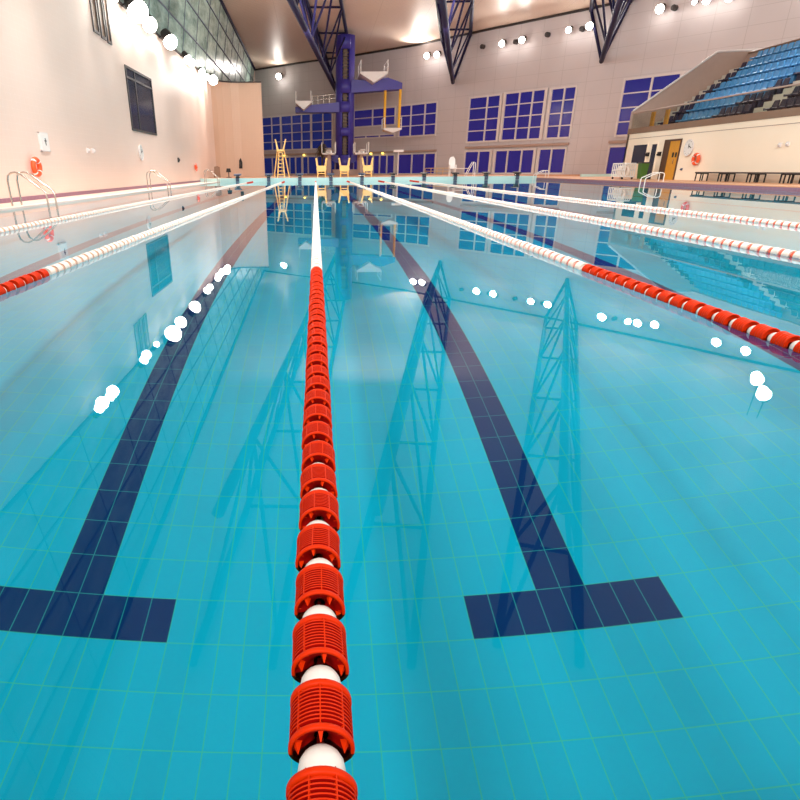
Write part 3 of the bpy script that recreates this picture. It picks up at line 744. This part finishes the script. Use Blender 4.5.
ladder(-7.5, 45.4, .05, -1, 'farthest steel pool ladder on the left edge, by the far corner', .85, .62)
ladder(17.35, 32.6, .17, 1, 'white tubular pool ladder on the right edge near the wooden door', .42, .45, 'white')
ladder(17.35, 48.9, .17, 1, 'white tubular pool ladder at the far right pool corner', .5, .6, 'white')

# ------------------------------------------------------------------ spectator stand
SX, SZ = 20.4, 2.82
b = MB(); b.box((SX,18,.0),(SX+.25,42.75,SZ)); struct(b.build('wall_right', M['creamR']))
b = MB(); b.box((SX,42.55,0),(29,42.75,SZ)); struct(b.build('wall_stand_end', M['creamR']))
o = thing('spectator_stand', (24,30,SZ), 'raked concrete spectator stand above the right wall, with glass front and blue seating', 'stand'); o['_o'] = (24,30,SZ)
NR, PX, RZ_ = 7, .8, .575
b = MB()
for r in range(NR):
    x = 21.15 + r*PX; z = SZ + .05 + r*RZ_
    b.box((x,18,SZ-.4),(x+PX,42.54,z))
b.box((SX+.26,18,SZ-.3),(21.15,42.54,SZ)); b.build('terrace', M['stand'], o)
for y0, y1 in ((41.25,42.53),(31.9,33.2)):
    b = MB()
    for r in range(NR):
        x = 21.15 + r*PX; z = SZ + .05 + r*RZ_
        b.box((x-.02,y0,z-RZ_),(x+PX,y1,z+.06)); b.box((x-.4,y0,z-RZ_),(x,y1,z-.25))
    b.build('steps', M['step'], o)
b = MB(); b.prism([(SX-.02,42.6,SZ-.05),(21.0,42.6,SZ-.05),(28,42.6,SZ+3.5),(28,42.6,7.42),(24.95,42.6,7.3),(SX-.02,42.6,4.12)], (0,.22,0)); b.build('side_parapet', M['concrete'], o)
b = MB(); b.path([(SX,42.58,4.16),(24.95,42.58,7.36),(28,42.58,7.48)], .06, 8); b.build('parapet_rail', M['mull'], o)
b = MB(); b.box((26.85,18,SZ),(27.05,42.6,7.2)); b.build('back_wall', M['concrete'], o)
b = MB(); b.tube((26.8,18,7.25),(26.8,42.4,7.25),.06,8); b.build('back_rail', M['brownband'], o)
b = MB(); b.box((SX-.03,18,SZ-.02),(SX+.2,42.77,SZ+.3)); b.build('front_band', M['brownband'], o)
b = MB(); b.quad((SX+.06,18,SZ+.3),(SX+.06,42.6,SZ+.3),(SX+.06,42.6,4.0),(SX+.06,18,4.0)); b.build('glass_panel', M['clear'], o)
b = MB(); b.tube((SX+.06,18,4.02),(SX+.06,42.6,4.02),.04,8); b.build('top_rail', M['concrete'], o)
b = MB(); b.box((SX-.01,18,2.5),(SX+.02,42.75,2.53)); b.build('ledge_line', M['concrete'], o)
del o['_o']
def seat_mesh(m):
    b = MB()
    prof = [(-.20,.40),(-.16,.44),(.05,.41),(.14,.42),(.19,.50),(.24,.80),(.22,.83),(.19,.82),(.14,.52),(.10,.46),(-.16,.49),(-.21,.45)]
    n = len(prof); v = [(x,-(.14 if z > .81 else .19 if z > .55 else .21),z) for x, z in prof] + [(x,(.14 if z > .81 else .19 if z > .55 else .21),z) for x, z in prof]
    b._add(v, [(i,(i+1) % n,n+(i+1) % n,n+i) for i in range(n)] + [tuple(range(n-1,-1,-1)), tuple(range(n,2*n))], False)
    b.box((-.05,-.16,0),(.1,.16,.42)); b.box((-.2,-.23,.44),(.2,-.205,.5)); b.box((-.2,.205,.44),(.2,.23,.5))
    return b.mesh('stadium_seat', m)
SB, SN = seat_mesh(M['seatblue']), seat_mesh(M['seatnavy'])
ROW = ['front', 'second', 'third', 'fourth', 'fifth', 'sixth', 'topmost']
nav_l = [39.2, 40.0, 40.25, 40.3, 40.5, 40.7, 41.2]; nav_r = [35.7, 35.1, 34.45, 33.8, 33.3, 30.5, 29.5]
for r in range(NR):
    x = 21.15 + r*PX + .45; z = SZ + .05 + r*RZ_; y = 41.0
    while y > 27:
        if not (31.7 < y < 33.4):
            blue = nav_r[r] < y < nav_l[r]
            if r >= 4 and y <= 31.7: blue = False
            side = 'left of the aisle steps' if y > 33 else 'right of the aisle steps'
            if blue: l = 'light blue stadium seat in the %s row of the stand' % ROW[r]
            elif y >= nav_l[r]: l = 'dark navy stadium seat at the left end of the %s row' % ROW[r]
            else: l = 'dark navy stadium seat in the %s row, %s' % (ROW[r], side)
            if blue and y < 31.7: l = 'light blue stadium seat in the %s row, right of the aisle steps' % ROW[r]
            s = bpy.data.objects.new('stadium_seat', SB if blue else SN); col.objects.link(s); s.location = (x,y,z+.006)
            tag(s, l, 'seat', 'stadium seats: ' + l)
        y -= .5
# pair of yellow uprights behind the glass
for y, l in ((40.75,'left of two yellow uprights behind the glass at the stand end'),(39.15,'right of two yellow uprights behind the glass at the stand end')):
    b = MB(); b.box((20.75,y-.18,SZ+.01),(20.85,y+.18,3.95)); b.box((20.7,y-.22,SZ+.01),(20.9,y+.22,SZ+.06)); tag(b.build('upright_panel', M['wood'], origin=(20.7,y,SZ)), l, 'panel', 'yellow uprights behind the glass')

# openings in the right wall
def right_opening(name, y0, y1, z0, z1, m, fm, depth=.05):
    b = MB(); d = .09
    b.box((SX-depth,y0-d,z0),(SX+.01,y0,z1+d)); b.box((SX-depth,y1,z0),(SX+.01,y1+d,z1+d)); b.box((SX-depth,y0,z1),(SX+.01,y1,z1+d))
    if z0 > .5: b.box((SX-depth,y0-d,z0-d),(SX+.01,y1+d,z0))
    ob = struct(b.build(name, fm)); g = MB(); g.box((SX-.025,y0,z0),(SX+.01,y1,z1)); g.build('panel', m, ob, (0,0,0)); return ob
right_opening('window_30', 39.9, 41.6, 1.05, 2.12, M['glass'], M['creamR'])
right_opening('door_1', 38.75, 39.35, .17, 2.1, M['glass'], M['creamR'])
d2 = right_opening('door_2', 36.35, 37.9, .17, 2.2, M['wood'], M['darkbrown'])
b = MB(); b.box((SX-.04,37.38,.17),(SX-.022,37.9,2.2)); b.build('door_leaf', M['darkbrown'], d2, (0,0,0))
for y in (36.55, 36.85): b = MB(); b.box((SX-.05,y-.07,1.35),(SX-.02,y+.07,1.6)); b.build('door_window', M['black'], d2, (0,0,0))
b = MB(); b.box((SX-.06,36.68,1.0),(SX-.02,36.72,1.25)); b.build('door_handle', M['steel'], d2, (0,0,0))
for y, z, l in ((39.62,1.55,'small black box on the right wall between the dark window and narrow door'),(38.3,1.55,'small black box on the right wall left of the wooden door')):
    b = MB(); b.box((SX-.12,y-.12,z-.1),(SX-.0,y+.12,z+.12)); b.tube((SX-.12,y,z),(SX-.2,y,z-.04),.05,8); tag(b.build('wall_lamp', M['black'], origin=(SX-.06,y,z)), l, 'wall lamp', 'black wall boxes')
clock(SX-.02, 35.4, 1.8, .42, 'round white clock on the right wall beside the wooden door', -1)
lifebuoy(SX-.12, 34.4, 1.22, .31, 'orange lifebuoy on the right wall right of the clock', -1)

# slim pole at the right pool edge
p = (17.62,19.7,.17); o = thing('edge_pole', p, 'slim white pole at the right pool edge by the frame edge, mirrored in the water', 'pole'); o['_o'] = p
b = MB(); b.tube((17.62,19.7,.2),(17.62,19.7,2.2),.022,10); b.build('pole', M['white'], o)
b = MB(); b.lathe([(.17,.001),(.17,.12),(.2,.12),(.21,.03)], (17.62,19.7,0), 'z', 16); b.build('base', M['steel'], o); del o['_o']
# benches
BL = ['first bench from the wooden door along the right wall', 'second bench from the wooden door along the right wall', 'third bench from the wooden door along the right wall', 'bench nearest the right frame edge along the right wall']
for k in range(4):
    y1 = 33.35 - k*2.12; y0 = y1 - 2.06; x = 20.0; p = (x,(y0+y1)/2,.17)
    o = thing('bench', p, 'long dark slatted ' + BL[k], 'bench', 'dark benches along the right wall'); o['_o'] = p
    b = MB()
    for dx in (-.16,0,.16): b.box((x+dx-.06,y0,.54),(x+dx+.06,y1,.60))
    b.build('seat', M['dark'], o)
    for y in (y0+.08, y1-.5, y1-.08):
        b = MB(); b.box((x-.2,y-.025,.17),(x-.16,y+.025,.54)); b.box((x+.16,y-.025,.17),(x+.2,y+.025,.54)); b.box((x-.2,y-.025,.5),(x+.2,y+.025,.54)); b.build('leg', M['black'], o)
    del o['_o']

# storage trolley and bin
p = (19.0,39.15,.17); o = thing('storage_trolley', p, 'white tubular storage trolley on the right deck beside the green bin', 'trolley'); o['_o'] = p
xa, xb, ya, yb, za, zb = 18.7, 19.3, 38.75, 40.4, .32, 1.05
b = MB()
for x in (xa, xb):
    for z in (za, (za+zb)/2, zb): bar(b, (x,ya,z), (x,yb,z), .035)
    for k in range(8): y = ya+(yb-ya)*k/7; bar(b, (x,y,za), (x,y,zb), .03)
for y in (ya, yb):
    for z in (za, zb): bar(b, (xa,y,z), (xb,y,z), .035)
b.build('frame', M['white'], o)
b = MB(); b.box((xa,ya,za-.03),(xb,yb,za)); b.build('base_shelf', M['white'], o)
for x in (xa, xb):
    for y in (ya+.2, yb-.2): b = MB(); b.lathe([(-.03,.001),(-.03,.075),(.03,.075),(.03,.001)], (x,y,.245), 'x', 14); b.build('wheel', M['black'], o)
b = MB(); 
for q, yy in enumerate((39.15,39.6,40.05)): b = MB(); b.torus((19.0,yy,.62), .24, .09, 'x', 24, 8); b.build('coiled_rope', M['wfloat'], o)
del o['_o']
p = (19.62,38.45,.17); o = thing('waste_bin', p, 'green wheeled waste bin on the right deck by the narrow door', 'bin'); o['_o'] = p
bx, by = 19.62, 38.45
b = MB(); b._add([(bx-.17,by-.18,.2),(bx+.17,by-.18,.2),(bx+.17,by+.18,.2),(bx-.17,by+.18,.2),(bx-.22,by-.24,1.05),(bx+.22,by-.24,1.05),(bx+.22,by+.24,1.05),(bx-.22,by+.24,1.05)], [(0,3,2,1),(0,1,5,4),(1,2,6,5),(2,3,7,6),(3,0,4,7),(4,5,6,7)], False); b.build('body', M['green'], o)
b = MB(); b.box((bx-.25,by-.27,1.05),(bx+.25,by+.27,1.12)); b.tube((bx+.28,by-.2,1.08),(bx+.28,by+.2,1.08),.02,8); b.build('lid', M['dark'], o)
for y in (by-.14, by+.14): b = MB(); b.lathe([(-.03,.001),(-.03,.085),(.03,.085),(.03,.001)], (bx+.16,y,.256), 'y', 14); b.build('wheel', M['black'], o)
del o['_o']

# ------------------------------------------------------------------ floodlights
def flood(pos, aim, mount, label, r=.22, group='floodlights', power=0, spot=2.0, colr=(1,.93,.87), lens='lens'):
    pos, aim, mount = Vector(pos), Vector(aim).normalized(), Vector(mount)
    o = thing('floodlight', pos, label, 'floodlight', group); o['_o'] = tuple(pos)
    b = MB(); b.tube(pos - aim*(r+.25), pos - aim*r*.35, r*.6, 16, r2=r*.98); b.build('housing', M['dark'], o)
    b = MB(); b.lathe([(-r*math.cos(PI*k/10), max(1e-3, r*math.sin(PI*k/10))) for k in range(11)], pos, 'z', 20); b.build('lens', M[lens], o)
    b = MB(); b.tube(pos - aim*(r+.1), mount, .035, 8); b.build('bracket', M['dark'], o)
    if power:
        l = bpy.data.lights.new('flood_beam', 'SPOT'); l.energy = power; l.color = colr; l.spot_size = spot; l.spot_blend = .9; l.shadow_soft_size = .25
        l.cycles.is_caustics_light = True; ob = bpy.data.objects.new('flood_beam', l); col.objects.link(ob); ob.location = pos + aim*(r+.12); ob.rotation_euler = aim.to_track_quat('-Z','Y').to_euler()
    del o['_o']
LY = [(21.7,.2,'nearest of the floodlights along the top of the left wall',900),(23.0,.2,'second nearest floodlight along the top of the left wall',900),
      (28.2,.22,'third nearest floodlight along the top of the left wall',900),(31.0,.16,'fourth nearest left wall floodlight, above the wall slits',600),
      (33.2,.48,'largest glaring floodlight at the top of the left wall, right of the slits',1800),(36.0,.36,'floodlight close right of the largest one on the left wall',900),
      (40.4,.4,'large floodlight on the left wall top, above the dark window',1300),(46.4,.27,'left of a close pair of floodlights farther along the left wall',900),
      (47.9,.25,'right of a close pair of floodlights farther along the left wall',700),(52.1,.24,'small floodlight on the left wall next to the far glaring one',700),
      (54.6,.2,'dimmer floodlight just before the far glaring one on the left wall',500),(56.4,.36,'far glaring floodlight where the left wall starts to curve',1400)]
for y, r, l, e in LY:
    x = -8.7 if y < 57 else -8.45
    flood((x+max(0,1.3*(r-.14)),y,7.72), ((.6,-.25,-.9) if y < 50 else (.5,-1.1,-.9)), (-9.03,y+.1,7.95), l, r, 'floodlights along the left wall', e)
FAR = [(-4.1,11.85,.34,'lone floodlight on the far wall left of the tower',500,'n'),
       (12.45,11.78,.28,'left of the floodlight pair left of the middle truss tip',500,'n'),(13.3,11.7,.28,'right of the floodlight pair left of the middle truss tip',500,'n'),
       (18.24,11.6,.26,'left of the floodlight pair right of the middle truss',700,'n'),(19.6,11.6,.26,'right of the floodlight pair right of the middle truss',700,'n'),
       (22.46,11.7,.24,'left of the floodlight pair left of the right truss strut',700,'n'),(23.65,11.7,.28,'right of the floodlight pair touching the right truss strut',700,'n'),
       (27.03,11.9,.3,'lone floodlight right of the right truss strut',900,'n'),(28.45,11.9,.16,'left of three floodlights at the top frame edge',300,'n'),
       (28.95,11.85,.26,'middle of three floodlights at the top frame edge',700,'n'),(29.8,11.7,.24,'right of three floodlights at the top frame edge',700,'n'),
       (32.6,12.1,.28,'floodlight high above the stand, left of two',700,'n'),(33.8,12.3,.28,'floodlight high above the stand, right of two',700,'n')]
for x, z, r, l, e, _ in FAR:
    n = wn(x); n = -n if n.y > 0 else n
    p = W(x, z, .62+r*.5); flood(p, n*1 + Vector((0,0,-.55)), W(x, z+.1, .05), l, r, 'floodlights on the far wall', e*1.6, 2.7)
for (p, r, l) in (((27.5,34.8,11.4),.36,'upper glaring floodlight hanging over the stand'),((27.8,34.3,12.2),.4,'highest glaring floodlight hanging over the stand')):
    flood(p, (-.6,-.4,-.7), (p[0]+.1,p[1]+.1,cz(p[0],p[1])-.03), l, r, 'floodlights hanging over the stand', 2500, 2.6)
# dark fittings between the floodlights
for x, z, l in ((16.6,11.75,'round dark loudspeaker on the far wall left of the middle floodlight pair'),(21.0,11.75,'round dark loudspeaker on the far wall right of the middle floodlight pair'),(18.95,11.65,'dark fitting between the middle floodlight pair'),(23.05,11.7,'dark fitting between the pair left of the right strut'),(27.5,11.9,'dark fitting right of the lone floodlight')):
    p = W(x, z, .27); n = wn(x); n = -n if n.y > 0 else n; b = MB(); b.tube(p - n*.25, p + n*.1, .2, 14); b.tube(p + n*.1, p + n*.16, .15, 14, r2=.06)
    tag(b.build('loudspeaker', M['dark'], origin=tuple(p)), l, 'loudspeaker', 'dark fittings on the far wall')
def lamp(name, kind, loc, aim, energy, colr, size, blend=.8, rad=.3):
    l = bpy.data.lights.new(name, kind); l.energy = energy; l.color = colr
    if kind == 'SPOT': l.spot_size = size; l.spot_blend = blend; l.shadow_soft_size = rad
    if kind == 'AREA': l.shape = 'RECTANGLE'; l.size, l.size_y = size
    ob = bpy.data.objects.new(name, l); col.objects.link(ob)
    if name in ('rear_fill', 'pool_fill'): l.cycles.is_caustics_light = True
    ob.location = loc; ob.rotation_euler = Vector(aim).to_track_quat('-Z','Y').to_euler()
# uplights that graze the ceiling above two of the far wall floodlights
lamp('ceiling_uplight', 'SPOT', tuple(W(-4.0,12.0,.9)), (-.1,-.6,1), 900, (1,.9,.8), 2.3)
lamp('ceiling_uplight', 'SPOT', tuple(W(11.6,12.0,.9)), (-.1,-.6,1), 1100, (1,.9,.8), 2.3)

# hall fill: unseen lamps added to brighten pool, walls and ceiling
for loc, aim, e, sz in (((-4,-6,11),(.15,.75,-1),FILL_REAR,1.9),((9,-6,11),(-.05,.75,-1),FILL_REAR,1.9),((3,-6,12),(0,2.2,-1),FILL_REAR*2,1.2),((11,-6,12),(.1,3.2,-1),FILL_REAR*2.4,1.1)):
    lamp('rear_fill', 'SPOT', loc, aim, e, (1,.97,.93), sz, .9, 1.2)  # fill spots added behind the camera to light the pool floor
lamp('stand_fill', 'AREA', (9, 32, 7), (1,0,-.28), 700, (1,.93,.84), (26, 2))  # unseen area lamp added to brighten the stand wall
lamp('far_wall_fill', 'AREA', (3, 44, 9.5), (.1,1,.06), FILL_FAR, (1,.95,.92), (14, 3))  # added fill facing the far wall, no fixture there
for x in (-3, 5, 13):
    for y, e in ((3.5, FILL_POOL*.6), (8.5, FILL_POOL), (17, FILL_POOL), (32, FILL_POOL)):
        lamp('pool_fill', 'SPOT', (x, y, 12.6), (0,.55,-1), e, (1,.98,.95), 1.55, .8, .3)  # bare spots without fixtures, added to light the floor through the water
lamp('ceiling_fill', 'AREA', (5, 26, 3.0), (0,0,1), FILL_CEIL, (1,.96,.92), (22, 44))  # unseen upward area lamp, added to brighten the ceiling
# ------------------------------------------------------------------ world and camera
w = bpy.data.worlds.new('world'); scene.world = w; w.use_nodes = True
bg = w.node_tree.nodes['Background']; bg.inputs[0].default_value = (1, .94, .89, 1); bg.inputs[1].default_value = 1.3
cam = bpy.data.cameras.new('camera'); co = bpy.data.objects.new('camera', cam); col.objects.link(co)
pi_, ya_, ro_ = .41188882745358774, .004950648385300533, -.007976250002790636
cp, sp, cy_, sy_ = math.cos(pi_), math.sin(pi_), math.cos(ya_), math.sin(ya_)
F = Vector((sy_*cp, cy_*cp, -sp)); Rr = Vector((cy_, -sy_, 0)); U = Rr.cross(F)
cr, sr = math.cos(ro_), math.sin(ro_); R2 = cr*Rr + sr*U; U2 = -sr*Rr + cr*U
mw = Matrix(((R2.x,U2.x,-F.x,.00165),(R2.y,U2.y,-F.y,0),(R2.z,U2.z,-F.z,.8558),(0,0,0,1)))
co.matrix_world = mw
cam.sensor_width = 36; cam.lens = 36*590/800; cam.shift_x = (400-320.88)/800; cam.shift_y = (427.3-400)/800; cam.clip_start = .02; cam.clip_end = 500
scene.camera = co
scene.view_settings.view_transform = 'Standard'; scene.view_settings.look = 'None'; scene.view_settings.exposure = 0; scene.view_settings.gamma = 1
cy = scene.cycles
cy.use_denoising = True
cy.max_bounces = 10; cy.diffuse_bounces = 4; cy.glossy_bounces = 4; cy.transmission_bounces = 8; cy.transparent_max_bounces = 8
cy.sample_clamp_indirect = 4.0; cy.caustics_refractive = True; cy.caustics_reflective = False
